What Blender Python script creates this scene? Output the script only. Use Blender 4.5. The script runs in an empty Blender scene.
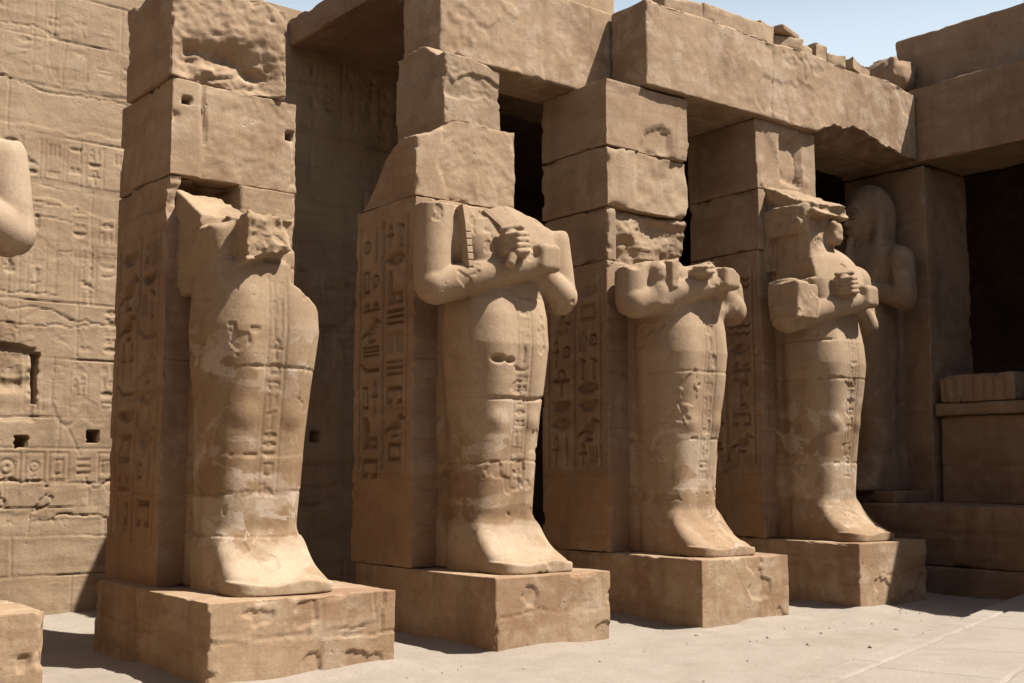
import bpy, math
import numpy as np
from mathutils import Vector

S = bpy.context.scene
COL = S.collection

# ------------------------------------------------------------------ camera, sky, sun, exposure
A = math.radians(51.7)                      # angle of the view from the +X row of pillars
PITCH = math.atan(128.5 / 1185.0)
fwd = Vector((math.cos(A) * math.cos(PITCH), math.sin(A) * math.cos(PITCH), math.sin(PITCH)))
cam = bpy.data.objects.new('camera', bpy.data.cameras.new('camera'))
cam.data.sensor_width = 36.0
cam.data.lens = 1185.0 / 1024.0 * 36.0
cam.data.clip_start = 0.1
cam.data.clip_end = 2000.0
cam.location = (-8.044, -10.484, 2.0)
cam.rotation_euler = fwd.to_track_quat('-Z', 'Y').to_euler()
COL.objects.link(cam)
S.camera = cam

SUN_AZ, SUN_EL = math.radians(40.0), math.radians(56.8)     # azimuth from -Y towards +X
sun_dir = Vector((math.sin(SUN_AZ) * math.cos(SUN_EL), -math.cos(SUN_AZ) * math.cos(SUN_EL), math.sin(SUN_EL)))
world = bpy.data.worlds.new('World')
S.world = world
world.use_nodes = True
wn = world.node_tree
bg = wn.nodes['Background']
sky = wn.nodes.new('ShaderNodeTexSky')
sky.sky_type = 'NISHITA'
sky.sun_disc = False
sky.sun_elevation = SUN_EL
sky.sun_rotation = math.radians(180.0) - SUN_AZ
sky.dust_density = 2.0
sky.air_density = 1.0
bg.inputs[1].default_value = 0.05
# dusty desert air: the sky pales towards the horizon
tc = wn.nodes.new('ShaderNodeTexCoord')
sx = wn.nodes.new('ShaderNodeSeparateXYZ'); wn.links.new(tc.outputs['Generated'], sx.inputs[0])
hz = wn.nodes.new('ShaderNodeMapRange'); hz.interpolation_type = 'SMOOTHSTEP'
wn.links.new(sx.outputs['Z'], hz.inputs[0])
for i, v in enumerate((0.30, 0.50, 1.0, 0.0)): hz.inputs[i + 1].default_value = v
hm = wn.nodes.new('ShaderNodeMix'); hm.data_type = 'RGBA'
wn.links.new(hz.outputs[0], hm.inputs[0]); wn.links.new(sky.outputs[0], hm.inputs[6])
hm.inputs[7].default_value = (6.7, 7.8, 8.8, 1)
wn.links.new(hm.outputs[2], bg.inputs[0])
sun = bpy.data.objects.new('sun', bpy.data.lights.new('sun', 'SUN'))
sun.data.energy = 5.0
sun.data.angle = math.radians(0.5)
sun.data.color = (1.0, 0.965, 0.91)
sun.rotation_euler = (-sun_dir).to_track_quat('-Z', 'Y').to_euler()
sun.location = (0, -20, 30)
COL.objects.link(sun)
S.view_settings.view_transform = 'Standard'
S.view_settings.look = 'None'
S.view_settings.gamma = 1.0
S.view_settings.use_curve_mapping = False
S.view_settings.exposure = 1.16
S.render.engine = 'CYCLES'
S.cycles.max_bounces = 4
S.cycles.diffuse_bounces = 4

# ------------------------------------------------------------------ noise
def _hash(ix, iy, iz, seed):
    h = (ix.astype(np.uint32) * np.uint32(374761393) + iy.astype(np.uint32) * np.uint32(668265263)
         + iz.astype(np.uint32) * np.uint32(2147483647 - 58) + np.uint32((seed * 144665) & 0xffffffff))
    h = (h ^ (h >> np.uint32(13))) * np.uint32(1274126177)
    h = (h ^ (h >> np.uint32(15))) * np.uint32(2246822519)
    h = h ^ (h >> np.uint32(14))
    return (h & np.uint32(0xffff)).astype(np.float32) / 32767.5 - 1.0

def vnoise(x, y, z, seed=0):
    """smooth value noise, about -1..1"""
    x, y, z = np.broadcast_arrays(np.asarray(x, np.float32), np.asarray(y, np.float32), np.asarray(z, np.float32))
    ix, iy, iz = (np.floor(a).astype(np.int64) for a in (x, y, z))
    fx, fy, fz = x - ix, y - iy, z - iz
    fx, fy, fz = (a * a * a * (a * (a * 6 - 15) + 10) for a in (fx, fy, fz))
    out = 0
    for dx in (0, 1):
        wx = fx if dx else 1 - fx
        for dy in (0, 1):
            wy = fy if dy else 1 - fy
            for dz in (0, 1):
                wz = fz if dz else 1 - fz
                out = out + wx * wy * wz * _hash(ix + dx, iy + dy, iz + dz, seed)
    return out

def fbm(x, y, z, scale=1.0, octaves=4, seed=0, gain=0.5):
    s, a, out = scale, 1.0, 0
    x, y, z = np.asarray(x), np.asarray(y), np.asarray(z)
    for o in range(octaves):
        out = out + a * vnoise(x * s + 17.3 * o, y * s + 5.1 * o, z * s + 9.7 * o, seed + o * 101)
        s *= 2.03
        a *= gain
    return out

def ridge(x, y, z, scale=1.0, octaves=4, seed=0, gain=0.5):
    s, a, out = scale, 1.0, 0
    x, y, z = np.asarray(x), np.asarray(y), np.asarray(z)
    for o in range(octaves):
        out = out + a * (1 - 2.6 * np.abs(vnoise(x * s + 7.3 * o, y * s + 3.1 * o, z * s + 1.7 * o, seed + o * 77)))
        s *= 2.1
        a *= gain
    return out

def sstep(a, b, x):
    t = np.clip((x - a) / (b - a), 0, 1)
    return t * t * (3 - 2 * t)

# ------------------------------------------------------------------ object helpers
def mesh_np(name, V, Q, mat, parent=None, smooth=True, T=None):
    me = bpy.data.meshes.new(name)
    V = np.asarray(V, np.float32)
    Q = np.asarray(Q, np.int32).reshape(-1, 4)
    me.vertices.add(len(V))
    me.vertices.foreach_set('co', V.ravel())
    me.loops.add(Q.size)
    me.loops.foreach_set('vertex_index', Q.ravel())
    me.polygons.add(len(Q))
    me.polygons.foreach_set('loop_start', np.arange(0, Q.size, 4, dtype=np.int32))
    me.polygons.foreach_set('use_smooth', np.full(len(Q), smooth))
    me.update(calc_edges=True)
    me.validate()
    me.materials.append(mat)
    o = bpy.data.objects.new(name, me)
    COL.objects.link(o)
    if parent:
        o.parent = parent
    return o

def thing(name, label, cat, loc=(0, 0, 0), rotz=0.0, group=None):
    o = bpy.data.objects.new(name, None)
    o.empty_display_size = 0.3
    COL.objects.link(o)
    o.location = loc
    o.rotation_euler = (0, 0, rotz)
    return tag(o, label, cat, group)

def tag(o, label, cat=None, group=None, kind=None):
    o['label'] = label
    if cat: o['category'] = cat
    if group: o['group'] = group
    o['kind'] = kind or 'thing'
    return o

# ------------------------------------------------------------------ sandstone material
ALB = (0.590, 0.578, 0.570)                     # overall tint of the local stone
def sandstone(name, base=(0.46, 0.325, 0.205), dark=(0.30, 0.19, 0.11), pale=(0.56, 0.43, 0.30), var=0.55,
              joints=(), stain=None, bands=(), strata=0.35, bump=0.38, seed=0.0, pits=0.6, cracks=0.0, streak=0.14):
    base, dark, pale = (tuple(c * k for c, k in zip(t_, ALB)) for t_ in (base, dark, pale))
    m = bpy.data.materials.new(name)
    m.use_nodes = True
    nt = m.node_tree
    N, L = nt.nodes, nt.links
    bs = N['Principled BSDF']
    bs.inputs['Roughness'].default_value = 0.92
    bs.inputs['Specular IOR Level'].default_value = 0.12
    geo = N.new('ShaderNodeNewGeometry')
    add = N.new('ShaderNodeVectorMath'); add.operation = 'ADD'
    add.inputs[1].default_value = (seed * 3.1, seed * 7.7, seed * 0.37)
    L.new(geo.outputs['Position'], add.inputs[0])
    pos = add.outputs[0]
    sep = N.new('ShaderNodeSeparateXYZ'); L.new(geo.outputs['Position'], sep.inputs[0])
    def val(x):
        return x
    def math_(op, a, b=None, c=None, clamp=False):
        n = N.new('ShaderNodeMath'); n.operation = op; n.use_clamp = clamp
        for i, v in enumerate((a, b, c)):
            if v is None: continue
            if isinstance(v, (int, float)): n.inputs[i].default_value = v
            else: L.new(v, n.inputs[i])
        return n.outputs[0]
    def noise(scale, detail=4, rough=0.55, stretch=None, dist=0.0):
        n = N.new('ShaderNodeTexNoise')
        n.inputs['Scale'].default_value = scale
        n.inputs['Detail'].default_value = detail
        n.inputs['Roughness'].default_value = rough
        n.inputs['Distortion'].default_value = dist
        if stretch:
            mp = N.new('ShaderNodeMapping'); mp.inputs['Scale'].default_value = stretch
            L.new(pos, mp.inputs[0]); L.new(mp.outputs[0], n.inputs['Vector'])
        else:
            L.new(pos, n.inputs['Vector'])
        return n.outputs[0]
    def remap(v, a, b, c=0.0, d=1.0):
        n = N.new('ShaderNodeMapRange'); n.interpolation_type = 'SMOOTHSTEP'
        L.new(v, n.inputs[0])
        for i, k in enumerate((a, b, c, d)): n.inputs[i + 1].default_value = k
        return n.outputs[0]
    def mix(fac, a, b):
        n = N.new('ShaderNodeMix'); n.data_type = 'RGBA'
        if isinstance(fac, (int, float)): n.inputs[0].default_value = fac
        else: L.new(fac, n.inputs[0])
        for i, v in ((6, a), (7, b)):
            if isinstance(v, tuple): n.inputs[i].default_value = (*v, 1)
            else: L.new(v, n.inputs[i])
        return n.outputs[2]
    big = noise(0.7, 5, 0.6, dist=0.6)
    mid = noise(3.1, 6, 0.6, dist=0.4)
    fine = noise(26, 4, 0.65)
    grain = noise(120, 2, 0.6)
    bed = noise(1.0, 4, 0.6, stretch=(0.5, 0.5, 5.0), dist=0.5)
    c = mix(math_('MULTIPLY', remap(big, 0.44, 0.62), var), base, dark)
    c = mix(math_('MULTIPLY', remap(mid, 0.46, 0.68), var * 0.8), c, pale)
    c = mix(math_('MULTIPLY', remap(bed, 0.50, 0.66), strata), c, dark)
    if stain:
        z0, z1, amt = stain                            # salt bloom and damp brown marks between these heights
        win = math_('MULTIPLY', remap(sep.outputs[2], z0 - 0.35, z0 + 0.1), remap(sep.outputs[2], z1 - 0.3, z1 + 0.5, 1.0, 0.0))
        blot = noise(1.5, 5, 0.5, stretch=(1, 1, 0.8), dist=0.8)
        br = math_('MULTIPLY', math_('MULTIPLY', remap(blot, 0.49, 0.58), win), amt * .8)
        c = mix(br, c, (0.30 * ALB[0], 0.185 * ALB[1], 0.10 * ALB[2]))
        blot2 = noise(2.2, 6, 0.62, stretch=(1.1, 1.1, 1.3), dist=0.5)
        pl = math_('MULTIPLY', math_('MULTIPLY', remap(blot2, 0.545, 0.585), win), amt * 0.8)
        c = mix(pl, c, (0.64 * ALB[0], 0.52 * ALB[1], 0.40 * ALB[2]))
    for k, (z0, z1, tint, amt) in enumerate(bands):     # damp or patched drums with ragged limits
        zz = math_('MULTIPLY_ADD', noise(1.6 + .3 * k, 4, .55), 0.32, math_('ADD', sep.outputs[2], -.16))
        w_ = math_('MULTIPLY', remap(zz, z0 - .02, z0 + .02), remap(zz, z1 - .02, z1 + .02, 1.0, 0.0))
        w_ = math_('MULTIPLY', w_, math_('MULTIPLY', remap(noise(2.6, 4, .6), .36, .50), amt))
        c = mix(w_, c, tuple(t_ * k_ for t_, k_ in zip(tint, ALB)))
    fv = math_('MULTIPLY_ADD', fine, 0.50, 0.75)
    gv = math_('MULTIPLY_ADD', grain, 0.34, 0.83)
    v = math_('MULTIPLY', fv, gv)
    h = math_('ADD', math_('MULTIPLY', mid, 0.014), math_('ADD', math_('MULTIPLY', fine, 0.006), math_('MULTIPLY', grain, 0.0030)))
    h = math_('ADD', h, math_('MULTIPLY', bed, 0.003))
    if pits:
        vo = N.new('ShaderNodeTexVoronoi'); vo.inputs['Scale'].default_value = 9.0
        L.new(pos, vo.inputs['Vector'])
        pit = math_('MULTIPLY', remap(vo.outputs['Distance'], 0.05, 0.20, 1.0, 0.0), remap(mid, 0.5, 0.62))
        h = math_('SUBTRACT', h, math_('MULTIPLY', pit, 0.012 * pits))
    for k, z in enumerate(joints):                     # open bed joints between the drums of the figure
        wob = math_('MULTIPLY_ADD', noise(1.7 + 0.4 * k, 3, 0.5), 0.07, z - 0.035)
        dz = math_('ABSOLUTE', math_('SUBTRACT', sep.outputs[2], wob))
        g = math_('MULTIPLY', remap(dz, 0.003, 0.016, 1.0, 0.0), remap(noise(1.1 + .3 * k, 2, .5), .36, .56))
        h = math_('SUBTRACT', h, math_('MULTIPLY', g, 0.014))
        v = math_('MULTIPLY', v, math_('MULTIPLY_ADD', g, -0.28, 1.0))
    if cracks:                                         # hairline cracks
        wv = N.new('ShaderNodeTexNoise'); wv.inputs['Scale'].default_value = 1.6; wv.inputs['Detail'].default_value = 5
        L.new(pos, wv.inputs['Vector'])
        ad = N.new('ShaderNodeVectorMath'); ad.operation = 'MULTIPLY_ADD'; ad.inputs[1].default_value = (.5, .5, .5)
        L.new(wv.outputs['Color'], ad.inputs[0]); L.new(pos, ad.inputs[2])
        vc = N.new('ShaderNodeTexVoronoi'); vc.feature = 'DISTANCE_TO_EDGE'; vc.inputs['Scale'].default_value = .9
        L.new(ad.outputs[0], vc.inputs['Vector'])
        ck = math_('MULTIPLY', remap(vc.outputs['Distance'], 0.002, 0.010, 1.0, 0.0), remap(noise(.8, 3, .6), .56, .64))
        ck = math_('MULTIPLY', ck, cracks)
        h = math_('SUBTRACT', h, math_('MULTIPLY', ck, 0.008))
        v = math_('MULTIPLY', v, math_('MULTIPLY_ADD', ck, -0.20, 1.0))
    if streak:                                         # old run-off marks down the face
        st = remap(noise(1.0, 4, .6, stretch=(3.2, 3.2, .22), dist=.3), .52, .70)
        v = math_('MULTIPLY', v, math_('MULTIPLY_ADD', st, -streak, 1.0))
    mul = N.new('ShaderNodeVectorMath'); mul.operation = 'SCALE'
    L.new(c, mul.inputs[0]); L.new(v, mul.inputs['Scale'])
    L.new(mul.outputs[0], bs.inputs['Base Color'])
    bp = N.new('ShaderNodeBump')
    bp.inputs['Strength'].default_value = bump * 2
    bp.inputs['Distance'].default_value = 1.0
    L.new(h, bp.inputs['Height'])
    L.new(bp.outputs[0], bs.inputs['Normal'])
    return m

M_wall = sandstone('wall_sandstone', base=(0.47, 0.34, 0.215), pale=(0.54, 0.42, 0.29), var=0.45, strata=0.45, seed=1)
M_pillar = sandstone('pillar_sandstone', base=(0.44, 0.305, 0.19), bands=((.7, 1.95, (.43, .255, .13), .6), (3.3, 4.4, (.38, .235, .14), .35)), seed=2)
M_block = [sandstone('pillar_block_pink', base=(0.45, 0.315, 0.20), dark=(0.33, 0.21, 0.125), seed=32),
           sandstone('pillar_block_grey', base=(0.435, 0.315, 0.202), dark=(0.29, 0.195, 0.12), pale=(.54, .42, .30), cracks=.7, seed=33),
           sandstone('pillar_block_pale', base=(0.475, 0.345, 0.22), pale=(.60, .47, .33), seed=34)]
M_beam = sandstone('architrave_sandstone', base=(0.46, 0.32, 0.20), pale=(.60, .47, .34), var=.7, strata=0.25, cracks=.8, seed=3)
M_ped = sandstone('pedestal_sandstone', base=(0.45, 0.31, 0.19), dark=(0.32, 0.19, 0.11), pale=(0.57, 0.45, 0.32), var=0.7, seed=4)
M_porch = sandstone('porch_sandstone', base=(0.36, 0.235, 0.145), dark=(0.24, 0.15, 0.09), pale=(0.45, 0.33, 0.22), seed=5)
M_inner = sandstone('shade_darkened_sandstone', base=(0.20, 0.135, 0.085), dark=(0.11, 0.07, 0.045), pale=(0.30, 0.21, 0.14), seed=6)  # stone darkened in its colour to stand in for the hall's deep shade

# ------------------------------------------------------------------ carved signs
class Canvas:
    """a small raster of carving depth (0..1), cm cells; x to the right, y upwards"""
    def __init__(s, w, h, cell=0.01):
        s.cell = cell; s.w, s.h = w, h
        s.nx, s.ny = int(w / cell) + 1, int(h / cell) + 1
        s.a = np.zeros((s.ny, s.nx), np.float32)
        s.X, s.Y = np.meshgrid(np.arange(s.nx) * cell, np.arange(s.ny) * cell)
    def put(s, d, depth=1.0):
        s.a = np.maximum(s.a, depth * np.clip(0.5 - d / s.cell * 0.6, 0, 1))
    def cut(s, d):
        s.a = s.a * np.clip(0.5 + d / s.cell * 0.6, 0, 1)
    def line(s, x0, y0, x1, y1, w, depth=1.0):
        dx, dy = x1 - x0, y1 - y0
        t = np.clip(((s.X - x0) * dx + (s.Y - y0) * dy) / (dx * dx + dy * dy + 1e-9), 0, 1)
        s.put(np.hypot(s.X - x0 - t * dx, s.Y - y0 - t * dy) - w / 2, depth)
    def disc(s, x, y, rx, ry=None, ring=None, depth=1.0):
        ry = ry or rx
        d = (np.hypot((s.X - x) / rx, (s.Y - y) / ry) - 1) * min(rx, ry)
        if ring: d = np.abs(d) - ring / 2
        s.put(d, depth)
    def rect(s, x0, y0, x1, y1, depth=1.0, ring=None):
        d = np.maximum(np.abs(s.X - (x0 + x1) / 2) - (x1 - x0) / 2, np.abs(s.Y - (y0 + y1) / 2) - (y1 - y0) / 2)
        if ring: d = np.abs(d + ring / 2) - ring / 2
        s.put(d, depth)
    def sample(s, u, v):
        fx, fy = np.clip(u / s.cell, 0, s.nx - 1.001), np.clip(v / s.cell, 0, s.ny - 1.001)
        i, j = fx.astype(int), fy.astype(int)
        a, b = fx - i, fy - j
        A_ = s.a
        r = A_[j, i] * (1 - a) * (1 - b) + A_[j, i + 1] * a * (1 - b) + A_[j + 1, i] * (1 - a) * b + A_[j + 1, i + 1] * a * b
        ok = (u > 0) & (v > 0) & (u < s.w) & (v < s.h)
        return np.where(ok, r, 0)

def sign(c, kind, x, y, w, h):
    """one carved sign in the box x..x+w, y..y+h"""
    t = min(w, h) * 0.13
    cx = x + w / 2
    if kind == 0:                                   # reed leaf
        c.disc(cx, y + h * .6, w * .16, h * .4); c.line(cx, y, cx, y + h * .3, t)
    elif kind == 1:                                 # water
        n = 3
        for r in (0.25, 0.7):
            for k in range(n * 2):
                a, b = x + w * k / (2 * n), x + w * (k + 1) / (2 * n)
                lo, hi = y + h * r - h * .07, y + h * r + h * .07
                c.line(a, lo if k % 2 else hi, b, hi if k % 2 else lo, t * .7)
    elif kind == 2:                                 # bird
        c.disc(cx - w * .02, y + h * .48, w * .3, h * .2); c.disc(x + w * .25, y + h * .82, w * .13, h * .12)
        c.line(x + w * .27, y + h * .75, x + w * .34, y + h * .52, t * 1.3); c.line(cx + w * .15, y + h * .42, x + w * .98, y + h * .22, t)
        c.line(cx - w * .05, y + h * .32, cx - w * .05, y, t * .7); c.line(cx + w * .1, y + h * .32, cx + w * .1, y, t * .7)
        c.line(cx - w * .2, y + h * .02, cx + w * .12, y + h * .02, t * .6); c.line(x + w * .13, y + h * .8, x, y + h * .74, t * .6)
    elif kind == 3:                                 # mouth
        d = np.maximum(np.hypot(c.X - cx, c.Y - y - h * .5 + w * .55), np.hypot(c.X - cx, c.Y - y - h * .5 - w * .55)) - w * .74
        c.put(d)
    elif kind == 4:                                 # sun disc
        c.disc(cx, y + h / 2, min(w, h) * .36, ring=t); c.disc(cx, y + h / 2, min(w, h) * .1)
    elif kind == 5:                                 # ankh
        c.disc(cx, y + h * .76, w * .17, h * .2, ring=t * .8); c.line(cx, y, cx, y + h * .56, t); c.line(x + w * .15, y + h * .53, x + w * .85, y + h * .53, t)
    elif kind == 6:                                 # basket
        d = np.maximum(np.hypot((c.X - cx) / (w * .46), (c.Y - y - h * .72) / (h * .6)) - 1, (c.Y - y - h * .72) / (h * .6)) * w * .4
        c.put(d)
    elif kind == 7:                                 # stool
        c.rect(x + w * .15, y + h * .15, x + w * .85, y + h * .85, ring=t)
    elif kind == 8:                                 # seated figure
        c.disc(cx - w * .05, y + h * .84, w * .13, h * .12); c.disc(cx + w * .05, y + h * .5, w * .18, h * .26)
        c.disc(cx, y + h * .18, w * .34, h * .17); c.line(cx - w * .05, y + h * .55, x + w * .08, y + h * .5, t * .8)
    elif kind == 9:                                 # three strokes
        for k in range(3): c.line(x + w * (.2 + .3 * k), y + h * .15, x + w * (.2 + .3 * k), y + h * .85, t * .9)
    elif kind == 10:                                # viper
        c.line(x + w * .05, y + h * .4, x + w * .7, y + h * .4, t * 1.2); c.line(x + w * .7, y + h * .4, x + w * .9, y + h * .62, t * 1.2)
        c.line(x + w * .9, y + h * .62, x + w, y + h * .8, t * .6)
    elif kind == 11:                                # house
        c.rect(x + w * .08, y + h * .2, x + w * .92, y + h * .8, ring=t); c.cut(np.maximum(abs(c.X - cx) - w * .12, abs(c.Y - y - h * .22) - h * .12))
    elif kind == 12:                                # sceptre
        c.line(cx, y + h * .02, cx, y + h * .9, t * .9); c.line(cx, y + h * .9, x + w * .2, y + h * .8, t); c.line(cx, y + h * .9, x + w * .75, y + h * .97, t * .8)
        c.line(cx, y + h * .04, x + w * .3, y, t * .6)
    elif kind == 13:                                # bread loaves over a slab
        for k in (0, 1): c.disc(x + w * (.28 + .44 * k), y + h * .66, w * .15, h * .15)
        c.rect(x + w * .05, y + h * .22, x + w * .95, y + h * .38)
    elif kind == 14:                                # horizontal bars
        for k in range(3): c.rect(x + w * .06, y + h * (.14 + .3 * k), x + w * .94, y + h * (.26 + .3 * k))
    elif kind == 15:                                # eye
        sign(c, 3, x, y + h * .1, w, h * .8); c.cut(np.hypot(c.X - cx, c.Y - y - h * .5) - h * .16); c.disc(cx, y + h * .5, h * .09)
    elif kind == 16:                                # throne
        c.rect(x + w * .1, y, x + w * .9, y + h * .35); c.rect(x + w * .62, y + h * .35, x + w * .9, y + h); c.cut(np.maximum(abs(c.X - x - w * .4), abs(c.Y - y - h * .17)) - h * .09)
    elif kind == 17:                                # curled rope
        c.disc(cx, y + h * .6, w * .25, h * .28, ring=t); c.line(cx + w * .22, y + h * .5, cx + w * .3, y, t); c.line(cx - w * .25, y + h * .55, cx - w * .1, y + h * .05, t)

def column_text(c, x0, x1, y0, y1, rng, rule=0.02, seq=None, hmin=0.6, hmax=1.0, skip=0.0):
    """a ruled column filled from the top with signs"""
    w = x1 - x0
    if rule:
        c.rect(x0 - rule / 2, y0, x0 + rule / 2, y1, .8); c.rect(x1 - rule / 2, y0, x1 + rule / 2, y1, .8)
    y = y1 - w * .08
    k = 0
    while y > y0 + w * .4:
        kind = seq[k % len(seq)] if seq else int(rng.integers(0, 18))
        k += 1
        h = w * rng.uniform(hmin, hmax)
        if kind in (1, 3, 6, 10, 14, 15, 13): h *= 0.62
        if rng.random() >= skip:
            if kind in (0, 5, 9, 12, 17, 4) and rng.random() < .7:
                k2 = int(rng.choice([0, 5, 9, 12, 4, 7, 17]))
                sign(c, kind, x0 + w * .1, y - h, w * .38, h * .92)
                sign(c, k2, x0 + w * .52, y - h, w * .38, h * .92)
            else:
                sign(c, kind, x0 + w * .09, y - h, w * .82, h * .94)
        y -= h * 1.06

# ------------------------------------------------------------------ weathered stone block
FACES = {'-x': (0, -1), '+x': (0, 1), '-y': (1, -1), '+y': (1, 1), '-z': (2, -1), '+z': (2, 1)}

def ticks(a, b, res, r):
    n = max(2, int(round((b - a) / res)))
    t = np.linspace(a, b, n + 1)
    e = [a + r * .3, a + r * .75, a + r * 1.3, b - r * .3, b - r * .75, b - r * 1.3]
    e = [v for v in e if a < v < b and (b - a) > r * 3]
    keep = t[(t < a + 1e-6) | (t > b - 1e-6) | ((t > a + r * 1.6) & (t < b - r * 1.6))]
    return np.unique(np.concatenate([keep, np.array(e)])) if e else t

def block(name, lo, hi, mat, parent=None, res=0.06, r=0.02, chip=0.09, rough=0.008, seed=0, carve=None, warp=None,
          fine=None, low=0.0, origin=None):
    """box lo..hi with worn edges: r edge radius, chip extra radius where the edge is broken, rough surface relief (m);
    carve {'-y': f(a, b) -> depth inwards}; fine {'x': res} finer spacing on an axis; warp(P, N) -> P"""
    lo, hi = np.array(lo, float), np.array(hi, float)
    fine = fine or {}
    tk = [ticks(lo[k], hi[k], fine.get('xyz'[k], res), r) for k in range(3)]
    Vs, Qs, base = [], [], 0
    for fname, (ax, sg) in FACES.items():
        u, v = [(1, 2), (0, 2), (0, 1)][ax]
        U, W = np.meshgrid(tk[u], tk[v], indexing='ij')
        P = np.empty((U.size, 3))
        P[:, u], P[:, v], P[:, ax] = U.ravel(), W.ravel(), hi[ax] if sg > 0 else lo[ax]
        nu, nv = U.shape
        idx = np.arange(nu * nv).reshape(nu, nv) + base
        q = np.stack([idx[:-1, :-1], idx[1:, :-1], idx[1:, 1:], idx[:-1, 1:]], -1).reshape(-1, 4)
        flip = (sg > 0) == (ax == 1)
        Qs.append(q[:, ::-1] if flip else q)
        Vs.append(P)
        base += len(P)
    P = np.concatenate(Vs); Q = np.concatenate(Qs)
    x, y, z = P.T
    n1 = fbm(x, y, z, 2.3, 4, seed + 11)
    n2 = fbm(x, y, z, 7.0, 3, seed + 29)
    rr = r * (1 + .4 * n2) + chip * .9 * sstep(.35, .62, n1 + .25 * n2) * (.6 + .5 * n2)
    rr = np.clip(rr, r * .35, .45 * (hi - lo).min())
    inner = np.clip(P, lo + rr[:, None], hi - rr[:, None])
    D = P - inner
    ln = np.linalg.norm(D, axis=1, keepdims=True)
    Nn = D / np.maximum(ln, 1e-9)
    Pn = inner + Nn * rr[:, None]
    d = rough * (fbm(x, y, z, 1.3, 5, seed + 3, .55) - .2) + low * fbm(x, y, z, .55, 2, seed + 7)
    Pn = Pn + Nn * d[:, None]
    for fname, fn in (carve or {}).items():
        ax, sg = FACES[fname]
        u, v = [(1, 2), (0, 2), (0, 1)][ax]
        face = hi[ax] if sg > 0 else lo[ax]
        dep = sg * (face - Pn[:, ax])
        m = dep < .6
        C = fn(P[m, u], P[m, v])
        near = np.minimum(dep[m], .02)                 # keeps the small surface roughness on the carved floor
        Pn[m, ax] = face - sg * np.maximum(dep[m], C + near)
    if warp is not None:
        Pn = warp(Pn, Nn)
    key = np.round(P, 5)
    _, first, inv = np.unique(key, axis=0, return_index=True, return_inverse=True)
    inv = inv.ravel()
    V = Pn[first].copy()
    Q = inv[Q]
    if origin is not None:
        V = V - np.array(origin)
    ob = mesh_np(name, V, Q, mat, parent)
    if origin is not None and parent is None:
        ob.location = origin
    return ob

# ------------------------------------------------------------------ implicit sculpting
def surface_nets(F, org, h):
    nx, ny, nz = F.shape
    s = F < 0
    c = s[:-1, :-1, :-1].astype(np.int8)
    cnt = np.zeros((nx - 1, ny - 1, nz - 1), np.int8)
    for a in (0, 1):
        for b in (0, 1):
            for d in (0, 1):
                cnt += s[a:nx - 1 + a, b:ny - 1 + b, d:nz - 1 + d]
    act = (cnt > 0) & (cnt < 8)
    I, J, K = np.nonzero(act)
    vid = np.full(act.shape, -1, np.int32)
    vid[I, J, K] = np.arange(len(I))
    pos = np.zeros((len(I), 3)); num = np.zeros(len(I))
    cor = [(a, b, d) for a in (0, 1) for b in (0, 1) for d in (0, 1)]
    for p in cor:
        for ax in range(3):
            if p[ax]: continue
            q = list(p); q[ax] = 1
            f0 = F[I + p[0], J + p[1], K + p[2]]; f1 = F[I + q[0], J + q[1], K + q[2]]
            m = (f0 < 0) != (f1 < 0)
            t = np.where(m, f0 / np.where(m, f0 - f1, 1), 0)
            w = np.array(p, float)[None, :].repeat(len(I), 0)
            w[:, ax] += t
            pos[m] += w[m]; num[m] += 1
    V = (pos / num[:, None] + np.stack([I, J, K], 1)) * h + np.array(org)
    quads = []
    for ax in range(3):
        u, v = (ax + 1) % 3, (ax + 2) % 3
        sl0 = [slice(None)] * 3; sl1 = [slice(None)] * 3
        sl0[ax] = slice(0, -1); sl1[ax] = slice(1, None)
        s0, s1 = s[tuple(sl0)], s[tuple(sl1)]
        E = np.argwhere(s0 != s1)
        ok = (E[:, u] > 0) & (E[:, v] > 0) & (E[:, u] < F.shape[u] - 1) & (E[:, v] < F.shape[v] - 1)
        E = E[ok]
        fl = s0[E[:, 0], E[:, 1], E[:, 2]]
        cs = []
        for du, dv in ((-1, -1), (0, -1), (0, 0), (-1, 0)):
            e = E.copy(); e[:, u] += du; e[:, v] += dv
            cs.append(vid[e[:, 0], e[:, 1], e[:, 2]])
        q = np.stack(cs, 1)
        q[~fl] = q[~fl][:, ::-1]
        quads.append(q)
    return V, np.concatenate(quads)

def smin(a, b, k):
    h = np.clip(.5 + .5 * (b - a) / k, 0, 1)
    return b + (a - b) * h - k * h * (1 - h)

def smax(a, b, k):
    return -smin(-a, -b, k)

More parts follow.
